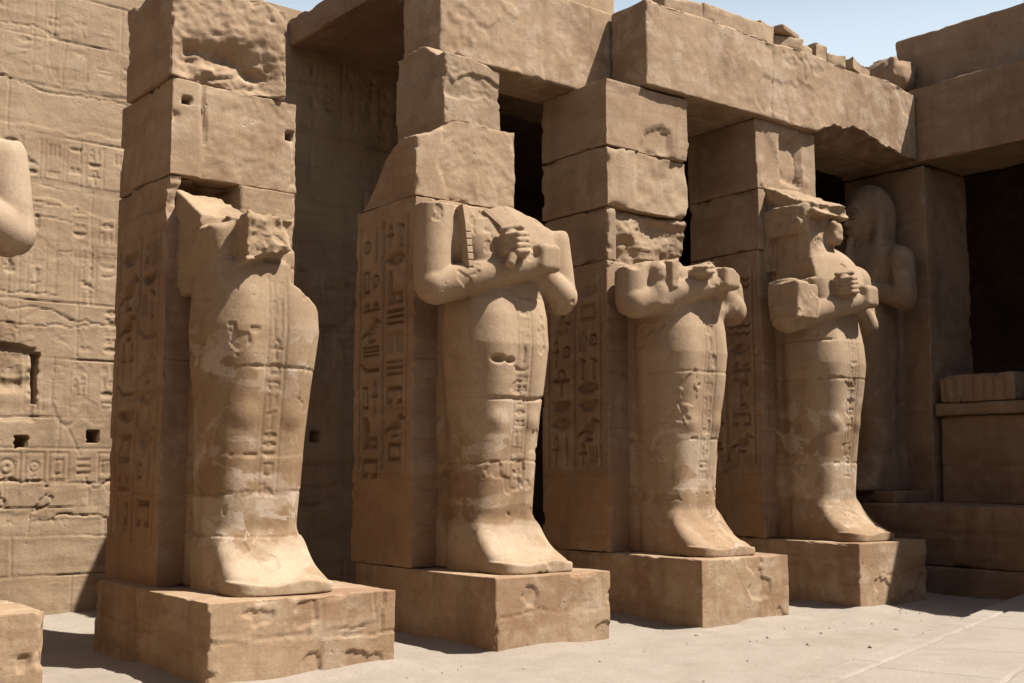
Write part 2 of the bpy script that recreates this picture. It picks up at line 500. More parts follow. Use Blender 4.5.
class Sculpt:
    def __init__(s, lo, hi, h):
        s.h = h; s.lo = np.array(lo, float)
        n = [int((b - a) / h) + 1 for a, b in zip(lo, hi)]
        s.x = (lo[0] + np.arange(n[0]) * h).astype(np.float32)[:, None, None]
        s.y = (lo[1] + np.arange(n[1]) * h).astype(np.float32)[None, :, None]
        s.z = (lo[2] + np.arange(n[2]) * h).astype(np.float32)[None, None, :]
        s.F = np.full(n, 1.0, np.float32)
    def win(s, lo, hi):
        sl = []
        for k, a in enumerate((s.x, s.y, s.z)):
            a = a.ravel()
            i0 = int(np.clip(np.searchsorted(a, lo[k]), 0, len(a) - 2)); i1 = int(np.clip(np.searchsorted(a, hi[k]), i0 + 2, len(a)))
            sl.append(slice(i0, i1))
        return tuple(sl), s.x[sl[0]], s.y[:, sl[1]], s.z[:, :, sl[2]]
    def add(s, fn, lo, hi, k=0.03):
        sl, x, y, z = s.win(lo, hi)
        s.F[sl] = smin(s.F[sl], fn(x, y, z), k) if k else np.minimum(s.F[sl], fn(x, y, z))
    def sub(s, fn, lo, hi, k=0.02):
        sl, x, y, z = s.win(lo, hi)
        s.F[sl] = smax(s.F[sl], -fn(x, y, z), k)
    def cone(s, a, b, ra, rb, k=0.03, flat=(1, 1, 1)):
        a, b = np.array(a, float), np.array(b, float)
        m = max(ra, rb) + .15
        d = b - a; L2 = d @ d
        def fn(x, y, z):
            t = np.clip(((x - a[0]) * d[0] + (y - a[1]) * d[1] + (z - a[2]) * d[2]) / L2, 0, 1)
            return np.sqrt(((x - a[0] - t * d[0]) / flat[0]) ** 2 + ((y - a[1] - t * d[1]) / flat[1]) ** 2 + ((z - a[2] - t * d[2]) / flat[2]) ** 2) - (ra + (rb - ra) * t)
        s.add(fn, np.minimum(a, b) - m, np.maximum(a, b) + m, k)
    def ell(s, c, r, k=0.03, sub=False):
        c, r = np.array(c, float), np.array(r, float)
        fn = lambda x, y, z: (np.sqrt(((x - c[0]) / r[0]) ** 2 + ((y - c[1]) / r[1]) ** 2 + ((z - c[2]) / r[2]) ** 2) - 1) * r.min()
        (s.sub if sub else s.add)(fn, c - r - .12, c + r + .12, k)
    def box(s, lo, hi, r=0.02, k=0.02, sub=False, nz=0.0, seed=0, nscale=3.0, rot=None):
        lo, hi = np.array(lo, float), np.array(hi, float)
        c, e = (lo + hi) / 2, (hi - lo) / 2 - r
        def fn(x, y, z):
            q = [np.abs(p - c[i]) - e[i] for i, p in enumerate((x, y, z))]
            o = np.sqrt(sum(np.maximum(a, 0) ** 2 for a in q)) + np.minimum(np.maximum(np.maximum(q[0], q[1]), q[2]), 0) - r
            if nz: o = o + nz * fbm(x, y, z, nscale, 4, seed)
            return o
        m = .1 + nz * 2
        (s.sub if sub else s.add)(fn, lo - m, hi + m, k)
    def mesh(s):
        F = s.F.copy()
        for ax in range(3):                            # close at the border
            i = [slice(None)] * 3
            for e in (0, -1):
                i[ax] = e; F[tuple(i)] = np.maximum(F[tuple(i)], 1e-3)
        return surface_nets(F, s.lo, s.h)

def vnormals(V, Q):
    n = np.cross(V[Q[:, 2]] - V[Q[:, 0]], V[Q[:, 3]] - V[Q[:, 1]])
    N_ = np.zeros_like(V)
    for k in range(4): np.add.at(N_, Q[:, k], n)
    return N_ / np.maximum(np.linalg.norm(N_, axis=1, keepdims=True), 1e-9)

# profile of the mummy-wrapped royal figure, heights above its pedestal
PZ = np.array([0.0, 0.30, 0.60, 1.20, 1.80, 2.30, 2.70, 3.05, 3.35, 3.70, 4.00, 4.20, 4.45])
PW = np.array([0.50, 0.50, 0.50, 0.53, 0.56, 0.61, 0.65, 0.63, 0.60, 0.68, 0.78, 0.72, 0.50])
PD = np.array([1.05, 0.95, 0.90, 0.93, 1.00, 1.04, 1.10, 1.08, 1.02, 1.02, 0.98, 0.88, 0.70])

def figure(name, label, loc, mat, rotz=0.0, group='king figures along the court', cutz=None, kind='crossed', h=0.016, seed=0, wscale=1.0,
           text=True, arms=True, head=False, extra=None, dz=0.0, top=None, slab=4.55, tx=.06, drums=()):
    t = thing(name, label, 'statue', loc, rotz, group)
    top = top or (5.75 if head else 4.75)
    s = Sculpt((-1.42, -1.62, -0.03), (1.42, 0.10, top), h)
    pz = PZ.copy(); pz[6:] += dz
    def body(x, y, z):
        w = np.interp(z.ravel(), pz, PW * wscale).astype(np.float32)[None, None, :]
        D = np.interp(z.ravel(), pz, PD).astype(np.float32)[None, None, :]
        back = .10
        hy = (D - back) / 2
        yc = -(D + back) / 2
        r = .80 * np.minimum(w, hy)
        qx, qy = np.abs(x) - (w - r), np.abs(y - yc) - (hy - r)
        d = np.sqrt(np.maximum(qx, 0) ** 2 + np.maximum(qy, 0) ** 2) + np.minimum(np.maximum(qx, qy), 0) - r
        return np.maximum(d, np.maximum(-z, z - (4.42 + dz)))
    s.add(body, (-1.3, -1.55, -.03), (1.3, .1, 4.7 + dz), 0)
    # back slab that ties the figure to its pillar
    s.box((-.46, -.40, 0), (.46, .09, slab), .03, .08)
    # shins, knees and calves just telling through the wrapping
    for sx in (-1, 1):
        s.ell((sx * .24, -.82, 1.80), (.17, .20, .20), .05)
        s.ell((sx * .25, -.72, 2.6), (.27, .36, .80), .10)
    # feet
    def feet(x, y, z):
        tt = np.clip((y + 1.50) / .64, 0, 1)
        topz = .15 + .12 * tt + .34 * tt ** 3
        wx = .52 + .07 * (1 - tt)
        topz = topz * (1 - .16 * np.clip(np.abs(x - .02) / .56, 0, 1) ** 2)
        side = smax(np.abs(x - .02) - wx, -y - 1.50, .30)
        a = smax((z - topz) * .75, side, .16)
        lip = smax(smax(side + .005, z - .12 - .02 * np.sin(x * 9), .02), -z, .01)
        a = np.minimum(a, lip)
        return smax(smax(a, y + .3, .05), -z, .01)
    s.add(feet, (-.8, -1.62, -.03), (.8, 0, 1.3), .10)
    if arms:
        zz = dz
        # upper arms, elbows out, forearms crossed on the breast
        s.ell((0, -.52, 4.02 + zz), (1.02, .46, .62), .10)
        s.cone((-.90, -.55, 4.35 + zz), (-.97, -.62, 3.40 + zz), .25, .235, .05)
        s.cone((.90, -.55, 4.12 + zz), (1.02, -.60, 3.42 + zz), .27, .235, .06)
        s.cone((1.02, -.64, 3.41 + zz), (.10, -1.08, 3.74 + zz), .225, .145, .03)
        s.cone((-.97, -.68, 3.36 + zz), (.18, -1.14, 3.68 + zz), .225, .165, .015)
        # fists
        s.box((.12, -1.34, 3.58 + zz), (.47, -1.00, 3.93 + zz), .08, .03)
        s.box((-.28, -1.26, 3.72 + zz), (.04, -.98, 4.06 + zz), .08, .03)
        for k in range(4):
            z0 = 3.77 + .07 * k + zz
            s.cone((-.29, -1.15 - .01 * k, z0), (-.20, -1.29, z0 + .01), .034, .037, .008)
            s.cone((-.20, -1.29, z0 + .01), (-.05, -1.29 + .01 * k, z0 + .03), .037, .034, .008)
        s.cone((-.27, -1.08, 4.07 + zz), (-.10, -1.24, 4.09 + zz), .04, .035, .015)
    if head:
        zz = dz
        s.cone((0, -.50, 4.25 + zz), (0, -.58, 4.75 + zz), .27, .25, .06)
        s.ell((0, -.66, 4.92 + zz), (.30, .34, .42), .05)
        s.ell((0, -.48, 4.98 + zz), (.46, .42, .52), .04)           # wig cap
        s.sub(lambda x, y, z: np.sqrt((x / .27) ** 2 + ((y + 1.06) / .30) ** 2 + ((z - 4.88 - zz) / .36) ** 2).astype(np.float32) * .27 - .27,
              (-.4, -1.4, 4.4 + zz), (.4, -.7, 5.3 + zz), .03)
        s.ell((0, -.72, 4.86 + zz), (.255, .28, .34), .02)
        for sx in (-1, 1):
            s.cone((sx * .42, -.55, 5.0 + zz), (sx * .46, -.72, 4.25 + zz), .16, .13, .05, flat=(1, .8, 1))
            s.ell((sx * .36, -.66, 4.92 + zz), (.05, .08, .13), .02)
            s.ell((sx * .11, -1.00, 4.95 + zz), (.075, .05, .03), .01)
            s.ell((sx * .11, -.98, 5.04 + zz), (.10, .04, .018), .01)
        s.cone((0, -.99, 5.0 + zz), (0, -1.06, 4.84 + zz), .03, .055, .02)
        s.ell((0, -.99, 4.71 + zz), (.10, .05, .025), .01); s.ell((0, -.98, 4.67 + zz), (.08, .05, .022), .01)
        s.cone((0, -.94, 4.56 + zz), (0, -1.05, 4.12 + zz), .075, .10, .03)   # beard
    if extra: extra(s)
    if cutz is not None:
        fn = cutz
        s.sub(lambda x, y, z: -(z - fn(x, y)) - .05 * fbm(x, y, z, 2.3, 4, seed + 5), (-1.5, -1.7, 2.6), (1.5, .2, top + .1), .01)
    V, Q = s.mesh()
    N_ = vnormals(V, Q)
    X_, Y_, Z_ = V.T
    d = .004 * fbm(X_, Y_, Z_, 1.8, 5, seed) - .014 * sstep(.62, .70, fbm(X_, Y_, Z_, 2.6, 4, seed + 50))
    for k, zj in enumerate(drums):
        zl = zj - loc[2] + .02 * fbm(X_ * 1.0, Y_, 0, 1.6, 3, seed + 70 + k)
        d = d + (.0045 if k % 2 else -.0045) * sstep(-.006, .006, Z_ - zl) * sstep(zj - loc[2] + .55, zj - loc[2] + .1, Z_)
        chipz = sstep(.25, .55, fbm(X_, Y_, zj, 4.0, 3, seed + 90 + k))
        d = d - (.009 * sstep(-.5, .1, fbm(X_, Y_, zj, 1.3, 2, seed + 110 + k)) + .014 * chipz) * (1 - sstep(.005, .017 + .018 * chipz, np.abs(Z_ - zl)))
    if text:
        rng = np.random.default_rng(seed + 3)
        c = Canvas(.26, 2.3, .01)
        column_text(c, .03, .23, .02, 2.28, rng, rule=.018, hmin=.7, hmax=1.1)
        front = (N_[:, 1] < -.4) & (V[:, 1] < -.6)
        d = d - .013 * np.where(front, c.sample(V[:, 0] - tx + .13, V[:, 2] - .95), 0)
    V = V + N_ * d[:, None]
    mesh_np('body', V, Q, mat, t)
    return t

def bar_mesh(name, pts, w, th, mat, parent, grooves=0, seed=0):
    """a flat band following pts (n,3), width w across x, thickness th, with cross grooves"""
    pts = np.array(pts, float)
    seg = np.linalg.norm(np.diff(pts, axis=0), axis=1); L_ = np.concatenate([[0], np.cumsum(seg)])
    n = max(8, int(L_[-1] / .012))
    l = np.linspace(0, L_[-1], n)
    P = np.stack([np.interp(l, L_, pts[:, k]) for k in range(3)], 1)
    T = np.gradient(P, axis=0); T /= np.linalg.norm(T, axis=1, keepdims=True)
    side = np.cross(T, np.array([0, -1.0, 0])); side /= np.maximum(np.linalg.norm(side, axis=1, keepdims=True), 1e-6)
    up = np.cross(side, T)
    g = np.ones(n)
    if grooves: g = 1 - .28 * (np.cos(l / L_[-1] * grooves * 2 * np.pi) > .8) * (l / L_[-1] > .35)
    ring = [(-1, -1), (-1, .5), (-.75, 1), (.75, 1), (1, .5), (1, -1)]
    V = []
    for a, b in ring:
        V.append(P + side * (a * w / 2) + up * (b * (g if b > 0 else np.ones(n)) * th / 2)[:, None])
    V = np.stack(V, 1); m = len(ring)
    idx = np.arange(n * m).reshape(n, m)
    Q = np.stack([idx[:-1], np.roll(idx[:-1], -1, 1), np.roll(idx[1:], -1, 1), idx[1:]], -1).reshape(-1, 4)
    caps = []
    for e in (0, n - 1):
        i = idx[e]
        c = [[i[0], i[1], i[2], i[3]], [i[0], i[3], i[4], i[5]]]
        caps += c if e else [x[::-1] for x in c]
    return mesh_np(name, V.reshape(-1, 3), np.concatenate([Q, np.array(caps)]), mat, parent, smooth=False)
# ------------------------------------------------------------------ ground and paving
def ground_mat():
    m = sandstone('sandy_ground', base=(0.385, 0.328, 0.266), dark=(0.33, 0.272, 0.21), pale=(0.43, 0.378, 0.315), var=0.5, strata=0.0, bump=0.22, seed=9, pits=0.3, cracks=0.0, streak=0.0)
    return m
M_ground = ground_mat()
def axis(lo, hi, a, b, fine):
    return np.unique(np.concatenate([np.linspace(-400, lo, 14), np.arange(a, b, fine), np.linspace(hi, 400, 14)]))
gx = axis(-14, 18, -14, 18, .07); gy = axis(-16, 16, -12, 7, .07)
GX, GY = np.meshgrid(gx, gy, indexing='ij')
GZ = .022 * fbm(GX, GY, 0, .6, 3, 4) + .007 * fbm(GX, GY, 0, 3.5, 3, 8)
GZ += .12 * sstep(4.6, 5.9, GY) * (GX < 5) - .01
GZ += .012 * fbm(GX, GY, 0, 1.6, 4, 21) * (abs(GY) < 14) - .010 * sstep(.45, .75, fbm(GX, GY, 0, 2.6, 2, 23))
for px0, px1, py1 in ((-6.7, -4.79, 3), (-3.34, -1.28, 3), (0, 1.75, 3), (3.3, 5.05, 3.2), (6.6, 8.33, 3.2)):      # sand drifted against the pedestals
    dd = np.hypot(np.maximum(np.maximum(px0 - GX, GX - px1), 0), np.maximum(np.maximum(-GY, GY - py1), 0))
    GZ += (.045 + .03 * vnoise(GX * 1.4, GY * 1.4, 0, 29)) * np.exp(-dd / .16)
near = np.exp(-np.clip(np.abs(GY - 0) - .0, 0, 9) / .12) * .02
GZ = np.where((abs(GX) < 30) & (abs(GY) < 30), GZ, -.02)
idx = np.arange(GX.size).reshape(GX.shape)
GQ = np.stack([idx[:-1, :-1], idx[1:, :-1], idx[1:, 1:], idx[:-1, 1:]], -1).reshape(-1, 4)
tag(mesh_np('ground', np.stack([GX.ravel(), GY.ravel(), GZ.ravel()], 1), GQ, M_ground), 'pale sandy ground of the temple court', kind='structure')

M_path = sandstone('paving_stone', base=(0.40, 0.345, 0.285), dark=(0.33, 0.275, 0.215), pale=(0.45, 0.395, 0.335), var=0.5, strata=0.1, bump=0.3, seed=12, streak=0.0)
PA = math.atan2(-.75 + 3.39, 9.74 - .91)
def path_carve(a, b):
    d = np.full(a.shape, 9.0)
    rng = np.random.default_rng(5)
    rows = [-.32, -1.55, -2.7, -3.9]
    for yb in rows: d = np.minimum(d, abs(b - yb + .012 * vnoise(a * 1.3, yb, 0, 3)))
    ys = [0] + rows + [-6]
    for i in range(len(ys) - 1):
        xx = -6 + rng.uniform(0, 1)
        while xx < 14:
            inside = (b < ys[i]) & (b > ys[i + 1])
            d = np.where(inside, np.minimum(d, abs(a - xx)), d)
            xx += rng.uniform(1.1, 2.4)
    return .03 * (1 - sstep(.010, .030, d)) * (.35 + .65 * sstep(-.3, .4, fbm(a, b, 0, 1.1, 3, 21)))
pth = block('path', (-6, -4.6, -.16), (11.0, 0, .10), M_path, res=.2, fine={'x': .03, 'y': .022}, r=.02, chip=.05, rough=.004, seed=77, carve={'+z': path_carve})
pth.location = (.91, -3.39, 0); pth.rotation_euler = (0, 0, PA)
tag(pth, 'pale stone paved walkway crossing the court', kind='structure')

# ------------------------------------------------------------------ back wall
def wall_carve(a, b):
    """courses, joints, flaked layers, sunk reliefs and beam sockets; a along the wall, b height"""
    if len(a) == 0: return np.zeros(0)
    d = .006 + .004 * fbm(a, 0, b, 1.2, 4, 31) + .0025 * fbm(a, 0, b, 9, 2, 32)
    courses = [.62, 1.12, 1.50, 1.84, 2.72, 3.52, 4.28, 5.1, 5.86, 6.56, 7.28, 7.95, 8.6]
    rng = np.random.default_rng(8)
    g = np.zeros_like(a)
    ed = [0] + courses + [9.4]
    for i, z in enumerate(courses):
        zl = z + .03 * fbm(a, 0, z, .8, 3, 40 + i)
        open_ = sstep(-.1, .3, fbm(a, 3, z, .9, 3, 60 + i))
        wd = .003 + .006 * sstep(.2, .8, fbm(a, 5, z, 2.6, 3, 70 + i))
        g = np.maximum(g, (.15 + .85 * open_) * (1 - sstep(wd, wd + .010, abs(b - zl))))
    for i in range(len(ed) - 1):
        x = -10 + rng.uniform(0, 1.5)
        while x < 5:
            inside = (b > ed[i]) & (b < ed[i + 1])
            xl = x + .02 * vnoise(0, 0, b * 2, i)
            g = np.maximum(g, np.where(inside, .6 * (1 - sstep(.004, .014, abs(a - xl))), 0))
            off = rng.uniform(-.004, .004)
            nx = x + rng.uniform(.9, 2.1)
            d = d + np.where(inside & (a >= x) & (a < nx), off, 0)
            x = nx
    # long wavering cracks
    for k in range(11):
        zc = rng.uniform(2.9, 8.6); xc = rng.uniform(-5.5, -2.2) if k < 11 else rng.uniform(-9, 4); ln = rng.uniform(.5, 1.6)
        sl = rng.uniform(-.12, .05)
        zl = zc + sl * (a - xc) + .07 * fbm(a, 1, zc, 2.2, 4, 130 + k)
        wd = .012 * (1 - np.clip(abs(a - xc) / ln, 0, 1)) * (.6 + .6 * fbm(a, 2, zc, 3, 2, 150 + k))
        g = np.maximum(g, .9 * (1 - sstep(wd * .7, wd * .7 + .010, abs(b - zl))) * (abs(a - xc) < ln))
    # a skin of stone that has fallen away in smooth tongues; no carving survives on it
    wob = .16 * fbm(a, 9, b * .3, .9, 5, 90)
    fl = sstep(6.70, 6.73, b + wob) * sstep(7.33, 7.30, b + .3 * wob)
    fl = np.maximum(fl, sstep(5.62, 5.65, b + 1.6 * wob) * sstep(5.98, 5.95, b + .5 * wob) * sstep(-3.6, -3.3, a + wob))
    fl = np.maximum(fl, .6 * sstep(.42, .45, fbm(a, 9, b * 1.6, .7, 5, 92)))
    fl = np.maximum(fl, sstep(1.36, 1.33, b + wob) * .7)
    d = d + .010 * fl
    # broken block in the lower left with a deep open edge
    blk = np.maximum(abs(a + 3.75) - .48, abs(b - 3.15) - .46) + .05 * fbm(a, 0, b, 2, 4, 95)
    d = d + .015 * (1 - sstep(.0, .03, blk)) + (1 - sstep(.0, .05, blk)) * sstep(3.05, 3.2, b + .1 * fbm(a, 0, b, 2, 3, 96)) * (.03 - .025 * ridge(a, 0, b, 2.2, 4, 97))
    d = d + .18 * (1 - sstep(.0, .02, np.maximum(abs(a + 3.25) - .035, abs(b - 3.2) - .33) + .03 * fbm(a, 0, b, 3, 3, 98)))
    # rough low courses
    low = sstep(1.25, 1.4, b) * sstep(1.98, 1.85, b)
    d = d + low * (.012 * fbm(a, 2, b, 2.5, 4, 99) + .022 * (abs(fbm(a, 6, b * 1.7, 1.5, 4, 100)) < .05))
    shade_side = 1 + 1.6 * sstep(-.9, -.5, a)             # roofed stretch is cut deeper so its relief shows in the shade
    d = d + .020 * np.clip(g, 0, 1.5) * shade_side
    cv = WALLTEXT.sample(a + 6.0, b)
    fade = sstep(-.45, .15, fbm(a, 4, b, .7, 3, 111))
    d = d + .019 * shade_side * cv * (.2 + .8 * fade) * (1 - np.clip(fl, 0, 1)) + .016 * FRIEZE.sample(a + 6.0, b - 1.8)
    for hx, hz in ((-3.38, 2.37), (-2.44, 2.45), (-1.1, 2.4), (1.0, 2.5), (1.9, 2.45)):
        d = d + .30 * (np.maximum(abs(a - hx) - .085, abs(b - hz) - .075) + .012 * fbm(a, 0, b, 7, 2, 5) < 0)
    return d
rw = np.random.default_rng(77)
WALLTEXT = Canvas(10.5, 9.3, .012)
for zlo, zhi in ((2.78, 3.5), (3.6, 4.25), (4.35, 5.05), (5.15, 5.8), (5.95, 6.5), (7.4, 8.5)):
    x = .2
    while x < 10.2:
        if rw.random() < .88:
            column_text(WALLTEXT, x, x + .24, zlo, zhi, rw, rule=.012 if rw.random() < .6 else 0, hmin=.6, hmax=.95, skip=.25)
        x += .27 + .12 * rw.random()
FRIEZE = Canvas(10.5, .62, .010)
x = .1
while x < 10.2:                                   # bottom frieze of panels
    wd = rw.uniform(.22, .45)
    if rw.random() < .6: FRIEZE.rect(x, .05, x + wd, .44, ring=.022)
    sign(FRIEZE, int(rw.choice([13, 14, 8, 11, 2, 6, 7, 4])), x + .04, .09, wd - .08, .3)
    x += wd + .05
FRIEZE.rect(0, .48, 10.5, .50, .8)
for (zz, xx, rr_) in ((6.2, 1.0, .5), (3.0, 3.2, .4), (7.8, 3.0, .5), (6.0, 8.0, .6), (3.8, 8.2, .6), (5.0, 7.4, .7)):
    WALLTEXT.disc(xx, zz, rr_ * .5, rr_, ring=.02, depth=.7); WALLTEXT.line(xx, zz - rr_, xx + .2, zz - rr_ * 2, .02, .7)
w = thing('temple_wall', 'tall weathered masonry wall with sunk reliefs behind the pillars', 'wall', (-2, 5.9, 0))
for k, (xa, xb, rs) in enumerate(((-9.5, -5.8, .05), (-5.8, -1.5, .017), (-1.5, 4.3, .034))):
    block('wall_section', (xa, 5.9, -.1), (xb, 7.2, 9.28), M_wall, w, res=.3, fine={'x': rs, 'z': max(rs, .018)}, r=.006, chip=.0, rough=.004, seed=31,
          carve={'-y': wall_carve}, origin=(-2, 5.9, 0))

# ------------------------------------------------------------------ pedestals
def pedestal(x0, x1, y1, z1, label, seed, patch=1.0, y0=0.0, mat=None):
    rng = np.random.default_rng(seed)
    stones = []
    for zlo, zhi, wmin, wmax in ((z1 * .55, z1 + .2, .45, .9), (-.3, z1 * .46, 1.0, 1.6)):
        q = -.2
        while q < 4:
            wd = rng.uniform(wmin, wmax); stones.append((q, q + wd, zlo + rng.uniform(-.05, .05), zhi + rng.uniform(-.02, .05), rng.uniform(.0, .014))); q += wd + rng.uniform(.02, .14)
    def make(o_, sd):
        def cr(a, b):
            if len(a) == 0: return np.zeros(0)
            d = np.full(a.shape, .016) + .004 * fbm(a, sd, b, 3, 4, seed)
            crk = np.zeros_like(a)
            n_ = .035 * fbm(a, sd, b, 2.6, 4, seed + 3)
            for (xa, xb, za, zb, up) in stones:
                q = np.maximum(abs(a - o_ - (xa + xb) / 2) - (xb - xa) / 2, abs(b - (za + zb) / 2) - (zb - za) / 2) + n_
                inn = 1 - sstep(-.006, .006, q)
                d = d - inn * (.006 + up * .7) * patch
                crk = np.maximum(crk, (1 - sstep(.002, .012, abs(q - .004))) * sstep(-.15, .35, fbm(a, sd, b, 1.3, 3, seed + 8)))
            wav = abs(b - z1 * .5 - .10 * fbm(a, sd, 0, 1.3, 4, seed + 21))
            wv = (1 - sstep(.003, .012, wav)) * sstep(-.3, .2, fbm(a, sd, b, 1.1, 2, seed + 23))
            return d + .016 * crk * patch + .014 * wv * (1 - .7 * patch) + .02 * sstep(.52, .56, fbm(a, sd, b, 1.8, 4, seed + 31))
        return cr
    crf, crs = make(x0, 0.0), make(y0, 5.0)
    o = block('pedestal', (x0, y0, -.12), (x1, y1, z1), mat or M_ped, res=.045, r=.015, chip=.10, rough=.008, seed=seed, carve={'-y': crf, '-x': crs},
              origin=((x0 + x1) / 2, (y0 + y1) / 2, 0), low=.012, fine={'x': .02, 'z': .02})
    tag(o, label, 'pedestal', 'pedestals along the court')
    return o
pedestal(-6.7, -4.79, 3.0, .81, 'sunlit stone pedestal cut off by the left edge, below the lone arm', 201, 0.5)
pedestal(-3.34, -1.28, 3.0, .775, 'large flaked stone pedestal under the armless broken statue', 202, 1.0)
pedestal(0, 1.75, 3.0, .815, 'stone pedestal under the headless statue with rod in its fist', 203, 0.25)
pedestal(3.3, 5.05, 3.2, .86, 'plain stone pedestal under the statue broken off above its forearms', 204, 0.06)
pedestal(6.6, 8.33, 3.2, .94, 'stone pedestal half in shadow under the statue with an eroded head', 205, 0.06)

# ------------------------------------------------------------------ pillars with carved flanks
def flank(z0, z1, y0, y1, seed, ztext, zfrom=1.9, seqs=(None, None)):
    rng = np.random.default_rng(seed)
    c = Canvas(y1 - y0, z1 - z0, .01)
    wd = (y1 - y0)
    a, b = wd * .12, wd * .90
    m = (a + b) / 2
    # seen from outside, image left is the far (+y) side
    column_text(c, a, m - .02, zfrom - z0, ztext - z0, rng, rule=.026, seq=seqs[0], hmin=.55, hmax=.85)
    column_text(c, m + .02, b, zfrom - z0, ztext - z0, rng, rule=.026, seq=seqs[1], hmin=.55, hmax=.85)
    joints = np.arange(z0 + 1.0, z1, 1.02) + rng.uniform(-.15, .15, len(np.arange(z0 + 1.0, z1, 1.02)))
    def f(y, z):
        wear = sstep(-1.0, .0, fbm(0, y, z, .9, 3, seed + 5))
        d = .085 * c.sample(y - y0, z - z0) * (.55 + .45 * wear)
        for k, zj in enumerate(joints):
            zl = zj + .015 * fbm(0, y, zj, 1.5, 2, seed + k)
            d = d + .012 * (1 - sstep(.003, .014, abs(z - zl)))
        fl = fbm(3, y, z, 1.2, 4, seed + 40)
        return d + .02 * sstep(.3, .33, fl)
    return f

def face_wear(seed, joints=(), deep=.05):
    def f(a, z):
        d = np.zeros_like(a)
        for k, zj in enumerate(joints):
            zl = zj + .02 * fbm(a, 0, zj, 1.5, 3, seed + k)
            d = d + .015 * (1 - sstep(.003, .016, abs(z - zl)))
        fl = fbm(a, 0, z, 1.1, 5, seed + 20)
        return d + .6 * deep * sstep(.16, .2, fl)
    return f

def pillar(label, x0, x1, z0, parts, seed, ztext=None, zlow=1.2, y0=1.7, y1=3.15, mat=None, seqs=(None, None)):
    t = thing('pillar', label, 'pillar', ((x0 + x1) / 2, (y0 + y1) / 2, z0), 0, 'pillars along the court')
    og = ((x0 + x1) / 2, (y0 + y1) / 2, z0)
    for i, p in enumerate(parts):
        lo, hi = p['lo'], p['hi']
        carve = dict(p.get('carve', {}))
        fine = {}
        if i == 0 and ztext:
            carve['-x'] = flank(lo[2], hi[2], lo[1], hi[1], seed, ztext, zfrom=z0 + zlow, seqs=seqs)
            fine = {'y': .016, 'z': .016}
        block('shaft' if i == 0 else 'stone_block', lo, hi, mat or (M_pillar if i == 0 else M_block[(seed + i) % 3]), t, res=p.get('res', .05), r=p.get('r', .016), chip=p.get('chip', .09),
              rough=p.get('rough', .008), seed=seed + 13 * i, carve=carve, fine=fine, warp=p.get('warp'), low=p.get('low', .006), origin=og)
    return t

def top_warp(z0, z1, fn):
    """pull the upper faces down to the broken height fn(x, y)"""
    def f(P, N_):
        P = P.copy()
        k = np.clip((P[:, 2] - z0) / (z1 - z0), 0, 1.1)
        P[:, 2] = z0 + k * (fn(P[:, 0], P[:, 1]) - z0)
        return P
    return f

def pecked(a, z, seed, k=1.0):
    return k * (.006 * fbm(a * 1.3 + z * .6, seed, z * 1.3 - a * .5, 4.0, 5, seed, .6) - .003 * ridge(a * 1.4 + z * .9, seed, z * 1.7 - a * .7, 6.0, 4, seed + 1, .6))
# first pillar: tall, top block spalled, socket where the head was
def p1_front(a, z):
    d = face_wear(310, (3.2, 4.3), .03)(a, z)
    n = .05 * fbm(a, 0, z, 2.5, 4, 311)
    sock = np.maximum(abs(a + 2.69) - .31, abs(z - 4.92) - .27) + n
    d = d + .05 * (fbm(a, 0, z, 2.2, 5, 315, .6)) * (z > 4.5)
    return d + .42 * (1 - sstep(-.03, .03, sock))
def p1_mid(a, z):
    rg = fbm(a, 0, z, 1.6, 6, 320, .6)
    edge = sstep(-.02, .02, a + 2.78 + .06 * fbm(0, 0, z, 2, 3, 8))
    d = (.025 + pecked(a, z, 321, 1.1)) * edge + .004 * rg
    d = d + .05 * (1 - sstep(.004, .03, abs(a + 2.78 + .05 * (z - 5.8)) + .04 * (z < 5.6)))
    d = d + .16 * (np.maximum(abs(a + 2.98), abs(z - 6.05)) < .05) + .2 * (np.maximum(abs(a + 1.70), abs(z - 5.88)) < .055)
    return d
def p1_top(a, z):
    k = fbm(a, 0, z, 1.5, 6, 330, .62)
    hol = sstep(7.15, 6.75, z + .18 * fbm(a, 0, z, 1.3, 4, 333)) * sstep(-3.2, -2.95, a) * sstep(-1.75, -2.1, a)
    lowr = sstep(6.95, 6.6, z + .15 * fbm(a, 0, z, 1.1, 3, 335))
    gash = np.exp(-((z - 6.62 - .22 * (a + 2.5) * -1) / .10) ** 2) * sstep(-2.75, -2.4, a) * sstep(-1.75, -2.2, a)
    return .03 + pecked(a, z, 336, 2.2) + hol * lowr * (.10 - .05 * ridge(a * .8 + z * .5, 0, z * 1.8 - a * .5, 1.5, 5, 334)) + .14 * gash
pillar('tall pillar with a spalled top block behind the armless broken statue', -3.17, -1.63, .77, [
    dict(lo=(-3.17, 1.7, .77), hi=(-1.63, 3.2, 5.195), carve={'-y': p1_front}),
    dict(lo=(-3.16, 1.69, 5.20), hi=(-1.62, 3.2, 6.28), carve={'-y': p1_mid}, chip=.14, res=.026),
    dict(lo=(-3.21, 1.62, 6.285), hi=(-1.80, 3.0, 7.42), carve={'-y': p1_top}, chip=.12, r=.03, res=.024, rough=.012,
         warp=top_warp(6.285, 7.42, lambda x, y: 7.42 - .10 * sstep(-2.2, -1.8, x) + .05 * fbm(x, y, 0, 2, 3, 5)))],
    31, ztext=4.6, zlow=.45)
